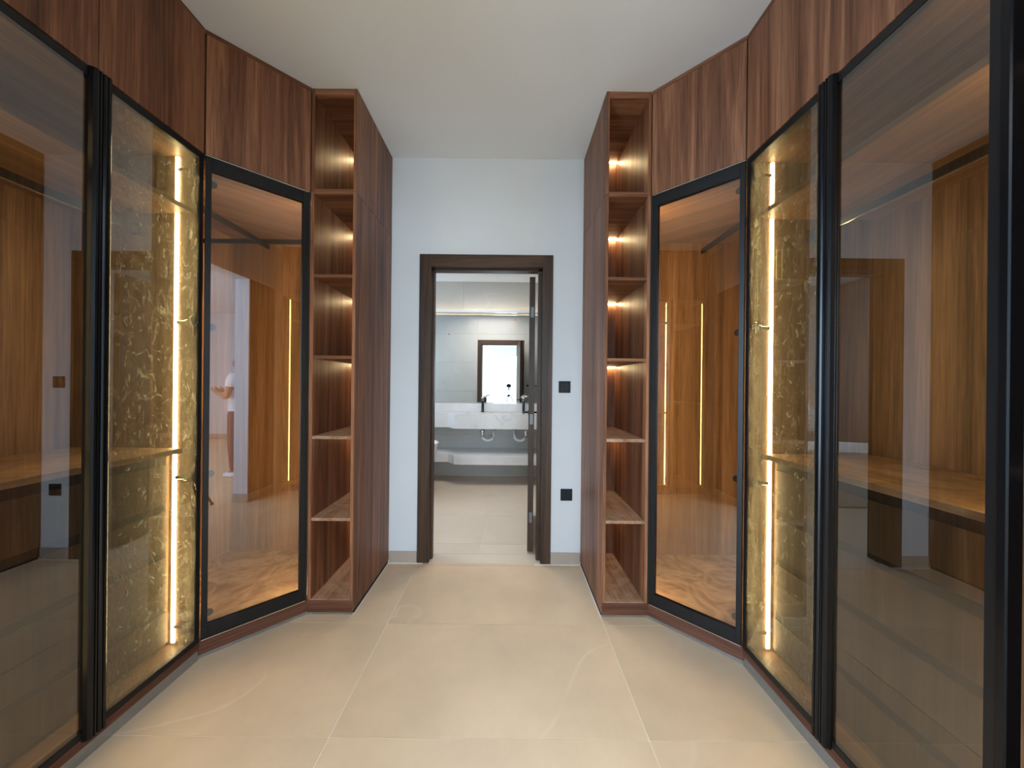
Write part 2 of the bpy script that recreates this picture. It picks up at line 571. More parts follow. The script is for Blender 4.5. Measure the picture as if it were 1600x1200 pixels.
# baseboards
def base(name, dims, label):
    return struct(bx(name, dims, M['skirt'], None, True, 0.002), label)
base('baseboard_back_left', (XC - TIN + .004, -.668, YW - .012, YW, .002, .085), 'beige stone skirting left of the bathroom door')
base('baseboard_back_right', (.318, XC + TIN - .004, YW - .012, YW, .002, .085), 'beige stone skirting right of the bathroom door')
base('baseboard_bedroom', (BR_X1 - .012, BR_X1, BR_Y0, WF0, .002, .09), 'beige stone skirting of the bedroom wall')
bm = B()
box(bm, JR - .012, JR, WF0, WF1, .002, .09)
box(bm, JR - .012, XC + H, WF1, WF1 + .012, .002, .09)
struct(put('baseboard_front_right', bm, M['skirt']), 'stone skirting around the passage jamb')
bm = B()
box(bm, JL, JL + .012, WF0, WF1, .002, .09)
box(bm, XC - H, JL + .012, WF1, WF1 + .012, .002, .09)
struct(put('baseboard_front_left', bm, M['skirt']), 'stone skirting around the other passage jamb')

struct(bx('trim_6', (JR, XC + H - .002, WF1 + .0005, WF1 + .012, .09, 2.46), M['wz']), 'walnut lining beside the passage on the right')
struct(bx('trim_7', (XC - H + .002, JL, WF1 + .0005, WF1 + .012, .09, 2.46), M['wz']), 'walnut lining beside the passage on the left')
# bathroom door
door = struct(empty('door_1', (DX0, YW, 0)), 'dark walnut bathroom door standing open with its wide frame')
AW = .088
for (y0, y1) in ((YW - .014, YW), (YW + .135, YW + .149)):
    bx('door_casing', (DX0 - AW, DX0, y0, y1, .004, DH + AW), M['frame'], door, True, .0015)
    bx('door_casing', (DX1, DX1 + AW - .013, y0, y1, .004, DH + AW), M['frame'], door, True, .0015)
    bx('door_casing', (DX0, DX1, y0, y1, DH, DH + AW), M['framex'], door, True, .0015)
bm = B()
box(bm, DX0 - .02, DX0, YW, YW + .135, .004, DH)
box(bm, DX0, DX0 + .012, YW + .045, YW + .085, .004, DH)
put('door_jamb', bm, M['frame'], door)
bm = B()
box(bm, DX1, DX1 + .02, YW, YW + .135, .004, DH)
box(bm, DX1 - .028, DX1, YW + .045, YW + .085, .004, DH)
put('door_jamb', bm, M['frame'], door)
bm = B()
box(bm, DX0, DX1, YW, YW + .135, DH, DH + .02)
box(bm, DX0, DX1, YW + .045, YW + .085, DH - .012, DH)
put('door_head', bm, M['framex'], door)
# leaf, opened a little past square into the bathroom
ang = math.radians(3.6)
leafm = Matrix.Translation((.156, 2.712, 0)) @ Matrix.Rotation(-ang, 4, 'Z')
bm = box(B(), 0, .045, 0, .79, .012, DH - .018)
bm.transform(leafm)
leaf = put('door_leaf', bm, M['frame'], door, True, .0015)
for z in (.28, 1.05, 1.89):
    bm = B()
    box(bm, .012, .036, -.0025, .0, z - .04, z + .04)
    bm.transform(leafm)
    put('hinge', bm, M['steel'], leaf)
bm = B()
for sx in (-1, 1):
    x0 = 0 if sx < 0 else .045
    tube(bm, [(x0, .72, 1.05), (x0 + sx * .008, .72, 1.05)], .024, 16)
    tube(bm, [(x0, .72, 1.05), (x0 + sx * .045, .72, 1.05), (x0 + sx * .05, .70, 1.05), (x0 + sx * .05, .60, 1.05)], .009, 10)
bm.transform(leafm)
put('door_handle', bm, M['tap'], leaf)
struct(bx('trim_3', (DX0, DX1, YW - .004, YW + .139, -.10, -.0008), M['bfloor']), 'stone threshold of the bathroom doorway')

# ------------------------------------------------------------------ bathroom
BX0, BX1, BY0, BY1, BZ = -2.55, 1.35, YW + .135, 5.0, 2.81
bfloor = struct(bx('floor_bathroom', (BX0 - .1, BX1 + .1, BY0 + .004, BY1 + .1, -.10, -.003), M['bgrout']), 'grout bed of the bathroom floor')
bxs = [-2.605, -1.415, -.225, .965, 2.155]
bys = [BY0 + .006, 2.86, 3.4765, 4.093, 4.7095, 5.326]
for i in range(len(bxs) - 1):
    for j in range(len(bys) - 1):
        x0, x1, y0, y1 = max(bxs[i], BX0), min(bxs[i + 1], BX1), bys[j], min(bys[j + 1], BY1)
        if x1 - x0 > .02:
            put('tile', box(B(), x0 + .001, x1 - .001, y0 + .001, y1 - .001, -.006, 0), M['bfloor'], bfloor)


def tile_wall(root, xs, zs, ya, yb, holes, mat):
    for i in range(len(xs) - 1):
        for j in range(len(zs) - 1):
            rects = [(xs[i], xs[i + 1], zs[j], zs[j + 1])]
            for (hx0, hx1, hz0, hz1) in holes:
                out = []
                for (a, b, c, d) in rects:
                    if hx1 <= a or hx0 >= b or hz1 <= c or hz0 >= d:
                        out.append((a, b, c, d)); continue
                    if a < hx0: out.append((a, hx0, c, d))
                    if b > hx1: out.append((hx1, b, c, d))
                    m0, m1 = max(a, hx0), min(b, hx1)
                    if d > hz1: out.append((m0, m1, hz1, d))
                    if c < hz0: out.append((m0, m1, c, hz0))
                rects = out
            for (a, b, c, d) in rects:
                if b - a > .01 and d - c > .01:
                    put('wall_tile', box(B(), a + .0012, b - .0012, ya, yb, c + .0012, d - .0012), mat, root)


wx = [BX0, -1.867, -.667, .533, BX1]
wz = [0.0, .6, 1.2, 1.8, 2.4, BZ]
r = struct(bx('wall_bathroom_back', (BX0 - .1, BX1 + .1, BY1 + .008, BY1 + .1, 0, BZ), M['grout']), 'tiled bathroom wall behind the vanity')
tile_wall(r, wx, wz, BY1, BY1 + .009, [], M['btile'])
r = struct(bx('wall_bathroom_front', (BX0, DX0 - AW - .0, BY0, BY0 + .004, 0, BZ), M['grout']), 'tiled bathroom wall around the doorway, seen in the mirror')
tile_wall(r, wx, wz, BY0 + .003, BY0 + .012, [(DX0 - AW, DX1 + AW - .013, 0, DH + AW)], M['btile'])
struct(bx('wall_bathroom_right', (BX1, BX1 + .1, BY0, BY1, 0, BZ), M['btile']), 'right bathroom wall')
bm = B()
box(bm, BX0 - .1, BX0, BY0, 3.0, 0, BZ); box(bm, BX0 - .1, BX0, 4.5, BY1, 0, BZ)
box(bm, BX0 - .1, BX0, 3.0, 4.5, 0, .9); box(bm, BX0 - .1, BX0, 3.0, 4.5, 2.4, BZ)
struct(put('wall_bathroom_left', bm, M['btile']), 'bathroom wall with a window')
window('window_3', 'X', BX0 - .05, 3.0, 4.5, .9, 2.4, 'bathroom window')
struct(bx('ceiling_bathroom', (BX0 - .1, BX1 + .1, BY0, BY1 + .1, BZ, BZ + .1), M['ceil']), 'white bathroom ceiling')

# vanity
van = thing('vanity', (0, 4.75, 0), 'long grey white marble double vanity with a lower shelf on the far bathroom wall', 'vanity')
def van_outline(front, back):
    return [(-2.1, back), (-2.1, front + .15), (-.80, front + .15), (-.70, front), (1.30, front), (1.30, back)]
basins = [(-.55, -.18, 4.54, 4.70), (.02, .39, 4.54, 4.70)]
put('apron', prism(B(), van_outline(4.45, 4.998), .75, .928), M['marble'], van, True, .002)
bm = B()
prism(bm, [(-2.1, 4.998), (-2.1, 4.60), (-.80, 4.60), (-.70, 4.45), (-.55, 4.45), (-.55, 4.998)], .928, .946)
box(bm, -.18, .02, 4.45, 4.998, .928, .946)
box(bm, .39, 1.30, 4.45, 4.998, .928, .946)
for (a, b, c, d) in basins:
    box(bm, a, b, 4.45, c, .928, .946); box(bm, a, b, d, 4.998, .928, .946)
put('countertop', bm, M['marble'], van)
for (a, b, c, d) in basins:
    bm = B()
    box(bm, a, b, c, d, .924, .9295)
    lathe(bm, [(.022, .9295), (.022, .932), (.012, .933)], (a + b) / 2, (c + d) / 2, 16)
    put('basin', bm, M['ceramic'], van)
bx('backsplash', (-2.1, 1.30, 4.80, 4.998, .946, 1.062), M['marble'], van, True, .002)
put('lower_shelf', prism(B(), van_outline(4.45, 4.998), .288, .41), M['marble'], van, True, .002)


def tap(x, label):
    t = thing('basin_tap', (x, 4.745, .946), label, 'tap', 'black taps on the vanity')
    bm = B()
    tube(bm, [(x, 4.745, .946), (x, 4.745, .95), (x, 4.745, 1.135)], .019, 16)
    lathe(bm, [(.027, .946), (.027, .952), (.02, .954)], x, 4.745, 16)
    put('tap_body', bm, M['tap'], t)
    put('spout', tube(B(), [(x, 4.745, 1.10), (x, 4.70, 1.115), (x, 4.61, 1.105), (x, 4.60, 1.085)], .015, 12), M['tap'], t)
    bm = B()
    tube(bm, [(x, 4.745, 1.135), (x, 4.745, 1.15)], .021, 16)
    tube(bm, [(x, 4.745, 1.15), (x + .015, 4.735, 1.165), (x + .06, 4.72, 1.17)], .007, 10)
    put('lever', bm, M['chrome'], t)
tap(-.356, 'black basin tap with chrome lever, left of the two taps in the bathroom')
tap(.204, 'black basin tap with chrome lever beside the open bathroom door')


def trap(x, s, label):
    t = thing('basin_trap', (x, 4.68, .60), label, 'pipe', 'drain traps below the vanity')
    put('tailpiece', tube(B(), [(x, 4.68, .75), (x, 4.68, .62)], .022, 14), M['chrome'], t)
    pts = [(x, 4.68, .66)]
    for k in range(9):
        a = math.pi * k / 8
        pts.append((x + s * (.085 - .085 * math.cos(a)) * .9, 4.68, .625 - .055 * math.sin(a)))
    pts += [(x + s * .153, 4.68, .66), (x + s * .153, 4.72, .69), (x + s * .153, 4.995, .69)]
    put('bend', tube(B(), pts, .017, 12), M['pvc'], t)
    put('valve', tube(B(), [(x - s * .05, 4.995, .66), (x - s * .05, 4.93, .66), (x - s * .05, 4.92, .68), (x - s * .05, 4.92, .74)], .011, 10), M['chrome'], t)
trap(-.35, 1, 'white plastic drain trap with chrome tail under the left basin')
trap(.235, -1, 'white plastic drain trap with chrome tail under the basin nearest the open door')

# mirror and light shelf above it
mir = thing('wall_mirror', (-.4, 4.995, 1.064), 'frameless bathroom mirror showing the dressing room doorway', 'mirror')
bx('mirror_glass', (-2.0, 1.25, 4.990, 4.998, 1.064, 2.335), M['mirror'], mir)
for (px, py) in ((701, 522), (804, 500)):
    X = (px - 795) * 4.99 / 540; Z = 1.31 - (py - 603 - .01 * (px - 795)) * 4.99 / 540
    put('sticker', lathe(B(), [(.012, 0), (.012, .001)], 0, 0, 10), M['red'], mir, False).location = (X + .4, -.0055, Z - 1.064)
    bpy.context.collection.objects[-1].rotation_euler = (math.pi / 2, 0, 0)
pel = thing('light_shelf', (-.4, 4.95, 2.345), 'white backlit pelmet running above the bathroom mirror', 'light shelf')
bx('pelmet', (-2.0, 1.25, 4.89, 4.92, 2.345, 2.392), M['ceramic'], pel)
bx('pelmet_board', (-2.0, 1.25, 4.92, 4.998, 2.36, 2.372), M['ceramic'], pel)
bx('light_strip', (-2.0, 1.25, 4.925, 4.945, 2.3725, 2.380), M['ledb'], pel)
bx('light_strip', (-2.0, 1.25, 4.925, 4.940, 2.352, 2.3595), M['ledb'], pel)

# bath tub at the left
tub = thing('bathtub', (-1.66, 4.12, 0), 'white freestanding bathtub, its end peeping past the left door jamb', 'bathtub')
prof = [(.74, .002), (.78, .05), (.80, .25), (.86, .60), (.875, .625), (.86, .635), (.82, .62), (.78, .45), (.70, .18), (.5, .14)]
put('tub_shell', lathe(B(), prof, -1.66, 4.12, 48, .95, .42), M['ceramic'], tub)
# coat hook on the tiled wall by the doorway (seen in the mirror)
hk = thing('towel_hook', (.42, BY0 + .012, 1.32), 'black towel rod on the tiled wall, mirrored beside the open door', 'hook')
bm = tube(B(), [(.39, BY0 + .012, 1.32), (.39, BY0 + .05, 1.32)], .02, 14)
put('rosette', bm, M['tap'], hk)
put('rod', tube(B(), [(.39, BY0 + .045, 1.32), (.60, BY0 + .045, 1.32)], .008, 10), M['tap'], hk)

# ------------------------------------------------------------------ wardrobes
def side_x(s, d):
    return XC + s * (H + d)


SIDE = {-1: 'left', 1: 'right'}


def glass_door(root, s, y0, y1, handle_at, hinge_at, gm=None):
    """framed glass door in the plane d=0..0.022 between y0 and y1"""
    X = lambda d: side_x(s, d)
    bm = B()
    sw = .020
    box(bm, X(.0), X(.022), y0, y0 + sw, DZ0, DZ1)
    box(bm, X(.0), X(.022), y1 - sw, y1, DZ0, DZ1)
    box(bm, X(.0), X(.022), y0 + sw, y1 - sw, DZ0, DZ0 + .024)
    box(bm, X(.0), X(.022), y0 + sw, y1 - sw, DZ1 - .028, DZ1)
    d = put('door', bm, M['black'], root, True)
    bx('glass_pane', (X(.002), X(.007), y0 + sw, y1 - sw, DZ0 + .024, DZ1 - .028), gm or M['glassd'], d)
    # ribbed full-height pull on the meeting edge
    e = y0 if handle_at == 'near' else y1
    t = 1 if handle_at == 'near' else -1
    bm = B()
    pr = [(0.0, 0.0), (-.016, 0.0), (-.020, .004), (-.020, .009), (-.017, .010), (-.017, .012), (-.020, .013), (-.020, .020), (-.015, .027), (-.004, .031), (0.0, .031)]
    prism(bm, [(X(a), e + t * b) for a, b in pr], DZ0 - .008, DZ1 + .004)
    put('handle', bm, M['blackgloss'], d)
    e = y0 if hinge_at == 'near' else y1
    t = 1 if hinge_at == 'near' else -1
    for z in (.175, .87, 1.59, 2.30):
        bm = B()
        box(bm, X(.022), X(.030), e + t * .002, e + t * .034, z - .026, z + .026)
        box(bm, X(.030), X(.095), e + t * .012, e + t * .028, z - .008, z + .008)
        box(bm, X(.058), X(.092), e + t * .008, e + t * .012, z - .024, z + .024)
        box(bm, X(.040), X(.052), e + t * .008, e + t * .032, z - .013, z + .013)
        put('hinge', bm, M['chrome'], d, True, .001)
    return d


def led_strip(root, s, yface, ydir, z0, z1, d=.105, m='led'):
    X = lambda q: side_x(s, q)
    return bx('light_strip', (X(d - .007), X(d + .007), yface, yface + ydir * .006, z0, z1), M[m], root)


def drawers(root, s, y0, y1):
    X = lambda q: side_x(s, q)
    bx('counter', (X(.070), X(.585), y0, y1, .982, 1.005), M['counter_lit'], root, True, .001)
    bx('drawer_carcass', (X(.150), X(.585), y0 + .02, y1 - .02, .102, .981), M['gap'], root)
    for (a, b) in ((.256, .104), (.508, .288), (.7155, .541), (.935, .7535)):
        hi, lo = max(a, b), min(a, b)
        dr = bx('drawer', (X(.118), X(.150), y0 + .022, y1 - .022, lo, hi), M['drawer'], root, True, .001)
    for (lo, hi) in ((.257, .2875), (.509, .5405), (.7165, .753), (.936, .978)):
        bx('grip_channel', (X(.124), X(.149), y0 + .022, y1 - .022, lo, hi), M['gap'], root)
    for yy in (y0 + .003, y1 - .021):
        bx('filler', (X(.128), X(.146), yy, yy + .018, .102, .981), M['iz'], root)


def double_wardrobe(s):
    X = lambda q: side_x(s, q)
    nm = SIDE[s]
    y0, y1 = YN, YA - .003
    root = thing('glass_wardrobe', (X(.3), (y0 + y1) / 2, 0),
                 {-1: 'tall double-door wardrobe with bronze glass and four drawers along the left side',
                  1: 'tall double-door wardrobe with bronze glass and four drawers along the right side'}[s],
                 'wardrobe', 'glass wardrobes')
    bx('side_panel', (X(.026), X(.60), y1 - .018, y1, .065, 2.386), M['iz'], root)
    bx('side_panel', (X(.026), X(.60), y0, y0 + .018, .065, 2.386), M['iz'], root)
    bx('back_panel', (X(.585), X(.595), y0 + .018, y1 - .018, .085, 2.37), M['iz'], root)
    bx('top_panel', (X(.026), X(.585), y0 + .018, y1 - .018, 2.368, 2.386), M['iy'], root)
    bx('bottom_panel', (X(.026), X(.585), y0 + .018, y1 - .018, .065, .083), M['iy'], root)
    bx('shelf', (X(.035), X(.585), y0 + .019, y1 - .019, 2.100, 2.122), M['iy'], root, True, .001)
    rail = bx('hanging_rail', (X(.280), X(.295), y0 + .0185, y1 - .0185, 2.005, 2.035), M['black'], root)
    bx('rail_light', (X(.283), X(.292), y0 + .02, y1 - .02, 2.0025, 2.005), M['chrome'], rail)
    for yy, t in ((y0 + .018, 1), (y1 - .018, -1)):
        bx('rail_bracket', (X(.268), X(.307), yy, yy + t * .012, 1.992, 2.048), M['black'], rail)
    drawers(root, s, y0 + .019, y1 - .019)
    led_strip(root, s, y1 - .018, -1, .098, 2.362)
    led_strip(root, s, y0 + .018, 1, .098, 2.362, m='ledn')
    ym = 1.2135
    d1 = glass_door(root, s, ym + .0015, y1 - .002, 'near', 'far', M['glass'])
    d2 = glass_door(root, s, y0 + .002, ym - .0015, 'far', 'near')
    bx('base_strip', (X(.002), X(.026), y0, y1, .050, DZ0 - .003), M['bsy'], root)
    bx('toe_kick', (X(.006), X(.014), y0, y1 + .004, .0, .050), M['alu'], root)
    bx('plinth', (X(.03), X(.56), y0 + .01, y1 - .01, .0, .065), M['gap'], root)
    if s > 0:
        bm = B()
        a, b = X(.128), X(.158)
        yy = y1 - .018
        for (p, q, c, e) in ((a, b, 1.82, 1.824), (a, b, 1.956, 1.96), (a, a + .004, 1.824, 1.956), (b - .004, b, 1.824, 1.956), (a, b, 1.885, 1.888)):
            box(bm, p, q, yy - .0008, yy, c, e)
        put('sticker', bm, M['paper'], root)
    return root


def end_wardrobe(s):
    X = lambda q: side_x(s, q)
    y0, y1 = YE, YN - .002
    root = thing('wardrobe_bay', (X(.3), (y0 + y1) / 2, 0),
                 {-1: 'open wardrobe bay with lit end panel, mirrored in the right corner glass',
                  1: 'open wardrobe bay at the right edge of the picture, beyond the tall glass doors'}[s], 'wardrobe', 'glass wardrobes')
    bx('side_panel', (X(.026), X(.60), y1 - .018, y1, .065, 2.386), M['iz'], root)
    bx('side_panel', (X(.026), X(.60), y0, y0 + .018, .065, 2.386), M['iz'], root)
    bx('back_panel', (X(.585), X(.595), y0 + .018, y1 - .018, .085, 2.37), M['iz'], root)
    bx('top_panel', (X(.026), X(.585), y0 + .018, y1 - .018, 2.368, 2.386), M['iy'], root)
    bx('bottom_panel', (X(.026), X(.585), y0 + .018, y1 - .018, .065, .083), M['iy'], root)
    bx('shelf', (X(.14), X(.585), y0 + .019, y1 - .019, 2.100, 2.122), M['iy'], root)
    bx('shelf', (X(.14), X(.585), y0 + .019, y1 - .019, 1.10, 1.122), M['iy'], root)
    led_strip(root, s, y0 + .018, 1, .098, 2.362, m='lede')
    bx('edge_profile', (X(-.012), X(.026), y1 - .020, y1 - .001, DZ0, DZ1), M['blackgloss'], root, True, .003)
    bx('edge_profile', (X(.0), X(.026), y0 + .001, y0 + .020, DZ0, DZ1), M['black'], root, True, .002)
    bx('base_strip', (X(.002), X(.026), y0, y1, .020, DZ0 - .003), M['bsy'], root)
    bx('toe_kick', (X(.012), X(.020), y0, y1, .0, .020), M['alu'], root)
    bx('plinth', (X(.03), X(.56), y0 + .01, y1 - .01, .0, .065), M['gap'], root)


def overhead_side(s, y0, y1, splits, label):
    X = lambda q: side_x(s, q)
    root = thing('overhead_cabinet', (X(.3), (y0 + y1) / 2, DZ1 + .004), label, 'cabinet', 'walnut overhead cabinets')
    bx('cabinet_body', (X(.022), X(.60), y0 + .001, y1 - .001, 2.394, ZC - .004), M['iz'], root)
    bx('cornice', (X(.001), X(.022), y0, y1, ZC - .021, ZC - .001), M['wy'], root, True, .001)
    ys = [y0] + splits + [y1]
    for a, b in zip(ys[:-1], ys[1:]):
        bx('door', (X(.0), X(.021), a + .0015, b - .0015, DZ1 + .006, ZC - .0225), M['wz'], root, True, .0012)
    return root


def corner_wardrobe(s):
    """diagonal unit: door line from A (side run) to Bp (tower)"""
    A = Vector((side_x(s, 0), YA, 0))
    Bp = Vector((XC + s * TOUT, YT, 0))
    dirv = (Bp - A)
    L = dirv.length
    rz = math.atan2(dirv.y, dirv.x)
    nm = SIDE[s]
    root = thing('corner_wardrobe', A, {-1: 'diagonal corner wardrobe with a black-framed glass door, left of the doorway',
                                        1: 'diagonal corner wardrobe with a black-framed glass door, right of the doorway'}[s],
                 'wardrobe', 'glass wardrobes', rz)
    # local frame: x along the door 0..L ; into the cabinet = local +y for the left unit, -y for the right
    iy = 1 if s < 0 else -1
    def lb(name, x0, x1, d0, d1, z0, z1, mat, parent, bevel=0.0):
        return bx(name, (x0, x1, iy * d0, iy * d1, z0, z1), mat, parent, False, bevel)
    bm = B()
    swa, swb = .026, .040
    for (x0, x1, z0, z1) in ((.004, swa, DZ0 + .006, DZ1), (L - swb, L - .012, DZ0 + .006, DZ1),
                             (swa, L - swb, DZ0 + .006, DZ0 + .068), (swa, L - swb, DZ1 - .062, DZ1)):
        box(bm, x0, x1, iy * .000, iy * .013, z0, z1)
        box(bm, x0 if x0 < .01 or x1 > L - .02 else x0, x1, iy * .0195, iy * .024, z0, z1)
    d = put('door', bm, M['black'], root, False, .001)
    lb('glass_pane', swa - .004, L - swb + .004, .014, .019, DZ0 + .064, DZ1 - .058, M['glassd'], d)
    lb('trim_bead', .004, L - .012, -.003, .001, DZ0 + .001, DZ0 + .005, M['chrome'], d)
    lb('trim_bead', .004, L - .012, -.003, .001, DZ1 + .0005, DZ1 + .0035, M['chrome'], d)
    for z in (.20, .87, 1.58, 2.27):
        bm = B()
        lathe(bm, [(.017, 0), (.017, .008)], 0, 0, 16)
        bm.transform(Matrix.Translation((swa + .006, iy * .026, z)) @ Matrix.Rotation(math.pi / 2, 4, 'X'))
        box(bm, swa - .010, swa + .008, iy * .022, iy * .036, z - .012, z + .012)
        put('hinge', bm, M['black'], d, False)
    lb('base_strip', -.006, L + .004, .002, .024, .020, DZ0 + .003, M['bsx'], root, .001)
    lb('toe_kick', -.008, L + .008, .010, .018, 0, .020, M['alu'], root)
    lb('door_stile', L - .011, L - .001, .0, .022, DZ0 + .004, DZ1 + .002, M['gap'], root)
    # carcass in world coordinates
    xo = XC + s * TOUT + s * .0025
    xs_ = side_x(s, .585)
    yb = YW - .018
    ins = Vector((-dirv.y, dirv.x, 0)).normalized() * iy * .030
    poly = [(A.x + ins.x + s * .004, A.y + ins.y * .3), (Bp.x + s * .004, Bp.y + ins.y + .012), (xo, yb), (xs_, yb), (xs_, YA + .004)]
    put('bottom_panel', prism(B(), list(poly), .070, .086), M['idust'], root)
    put('top_panel', prism(B(), list(poly), 2.370, 2.386), M['ix'], root)
    put('plinth', prism(B(), [(p[0] + s * .02, p[1] + .02) if k < 2 else p for k, p in enumerate(poly)], .0, .068), M['gap'], root)
    bx('back_panel', (xo, xs_, yb + .001, yb + .016, .070, 2.386), M['iz'], root)
    bx('back_panel', (xs_, xs_ + s * .012, YA + .004, yb + .016, .070, 2.386), M['iz'], root)
    bx('side_panel', (side_x(s, .030), xs_, YA + .0005, YA + .0035, .086, 2.370), M['iz'], root)
    # two hanging rails
    zr = 2.235
    xr = side_x(s, .187)
    bx('hanging_rail', (xr - .008, xr + .008, YA + .004, 2.345, zr - .016, zr + .016), M['black'], root, True, .002)
    if s < 0:
        bx('hanging_rail', (xo, xs_, 2.275, 2.290, zr - .002, zr + .026), M['black'], root, True, .002)
    # vertical light hidden behind the tower-side stile, and one at the other jamb
    bx('light_strip', (xo + s * .0005, xo + s * .006, YT + .060, YT + .072, .10, 2.36), M['ledc'], root)
    bx('light_baffle', (xo + s * .0005, xo + s * .022, YT + .050, YT + .053, .088, 2.368), M['black'], root)  # added lip, out of sight, blocks the strip from the side door glass
    # overhead part of the diagonal
    r2 = thing('overhead_cabinet', (A.x, A.y, DZ1 + .004),
               {-1: 'walnut overhead cabinet set diagonally above the left corner wardrobe',
                1: 'walnut overhead cabinet set diagonally above the right corner wardrobe'}[s], 'cabinet', 'walnut overhead cabinets', rz)
    def lb2(name, x0, x1, d0, d1, z0, z1, mat, bevel=0.0):
        return bx(name, (x0, x1, iy * d0, iy * d1, z0 - DZ1 - .004, z1 - DZ1 - .004), mat, r2, False, bevel)
    lb2('door', .003, L - .003, .0, .021, DZ1 + .008, ZC - .0225, M['wz'], .0012)
    lb2('cornice', -.001, L + .0, .0, .024, ZC - .021, ZC - .001, M['wx'], .001)
    put('cabinet_body', prism(B(), list(poly), 2.394, ZC - .004), M['iz'], r2)
    return root


def tower(s):
    xi, xo = XC + s * TIN, XC + s * TOUT
    root = thing('shelf_tower', ((xi + xo) / 2, (YT + YW) / 2, 0),
                 {-1: 'narrow open walnut shelf tower with lit compartments left of the doorway',
                  1: 'narrow open walnut shelf tower with lit compartments right of the doorway'}[s], 'shelf unit', 'open shelf towers')
    yb = YW - .003
    # corridor-side panels: lower and upper boards
    bx('side_panel', (xi, xi + s * .018, YT, yb, .020, 2.399), M['wz'], root, True, .0008)
    bx('side_panel', (xi, xi + s * .018, YT, yb, 2.401, ZC - .002), M['wz'], root, True, .0008)
    bx('side_panel', (xo - s * .018, xo, YT, yb, .020, 2.399), M['wz'], root, True, .0008)
    bx('side_panel', (xo - s * .018, xo, YT, yb, 2.401, ZC - .002), M['wz'], root, True, .0008)
    a, b = xi + s * .0185, xo - s * .0185
    bx('back_panel', (a, b, yb - .014, yb - .002, .020, ZC - .004), M['wz'], root)
    yk = yb - .0145
    bx('top_panel', (a, b, YT + .0, yk, 2.945, ZC - .003), M['wx'], root, True, .0008)
    shelves = [(2.386, 2.416), (1.9145, 1.9325), (1.4545, 1.4725), (.998, 1.016), (.535, .553)]
    for k, (z0, z1) in enumerate(shelves):
        low = z1 < 1.3
        bx('shelf', (a, b, YT + .001, yk, z0, z1), M['sdust'] if low else M['wx'], root, True, .0008)
    bx('bottom_panel', (a, b, YT + .001, yk, .068, .092), M['sdust'], root, True, .0008)
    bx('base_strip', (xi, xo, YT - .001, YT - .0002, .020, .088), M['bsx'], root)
    bx('base_board', (a, b, YT + .001, YT + .018, .020, .067), M['wx'], root)
    bx('toe_kick', (xi + s * .008, xo - s * .002, YT + .012, YT + .016, .0, .020), M['alu'], root)
    bx('plinth', (xi + s * .002, xo - s * .002, YT + .03, yb - .01, .0, .0195), M['gap'], root)
    for z in [2.945] + [q[0] for q in shelves]:
        bx('light_strip', (a + s * .004, b - s * .002, yk - .022, yk - .012, z - .007, z - .0005), M['ledt'], root)
    return root


for s in (-1, 1):
    double_wardrobe(s)
    end_wardrobe(s)
    overhead_side(s, YN, YA - .002, [1.2135],
                  {-1: 'walnut overhead cabinet above the left double wardrobe', 1: 'walnut overhead cabinet above the right double wardrobe'}[s])
    overhead_side(s, YE, YN - .002, [],
                  {-1: 'walnut overhead cabinet above the left end wardrobe', 1: 'walnut overhead cabinet above the right end wardrobe'}[s])
    corner_wardrobe(s)
    tower(s)

# caulk line at the tower foot by the corridor
struct(bx('trim_4', (XC + TIN - .006, XC + TIN - .0005, YT + .01, YW - .02, -.002, .004), M['caulk']), 'pale sealant line at the foot of the right shelf tower')
struct(bx('trim_5', (XC - TIN + .0005, XC - TIN + .004, YT + .01, YW - .02, -.002, .003), M['caulk']), 'pale sealant line at the foot of the left shelf tower')

# ------------------------------------------------------------------ switch and socket
def plate(name, x, z, label, cat, socket):
    y = YW
    root = thing(name, (x, y, z), label, cat)
    h = .043
    bx('face_plate', (x - h, x + h, y - .009, y - .0005, z - h, z + h), M['plate'], root, True, .002)
    if socket:
        bx('rocker', (x + .006, x + .026, y - .0115, y - .009, z + .012, z + .032), M['plate2'], root, True, .001)
        bm = B()
        box(bm, x - .004, x + .004, y - .0098, y - .009, z + .006, z + .016)
        box(bm, x - .018, x - .008, y - .0098, y - .009, z - .020, z - .014)
        box(bm, x + .008, x + .018, y - .0098, y - .009, z - .020, z - .014)
        put('pin_slots', bm, M['gap'], root)
    else:
        bx('rocker', (x - .028, x - .001, y - .0115, y - .009, z - .028, z + .028), M['plate2'], root, True, .001)
        bx('rocker', (x + .001, x + .028, y - .0115, y - .009, z - .028, z + .028), M['plate2'], root, True, .001)
plate('light_switch', .411, 1.306, 'dark square light switch on the white wall right of the door', 'switch', False)
plate('wall_socket', .432, .512, 'dark square power socket low on the white wall right of the door', 'socket', True)
sk = thing('wall_socket', (BR_X1, -3.55, .45), 'dark socket on the bright bedroom wall mirrored in the left corner glass', 'socket')
bx('face_plate', (BR_X1 - .009, BR_X1 - .0005, -3.60, -3.50, .40, .50), M['plate'], sk, True, .002)

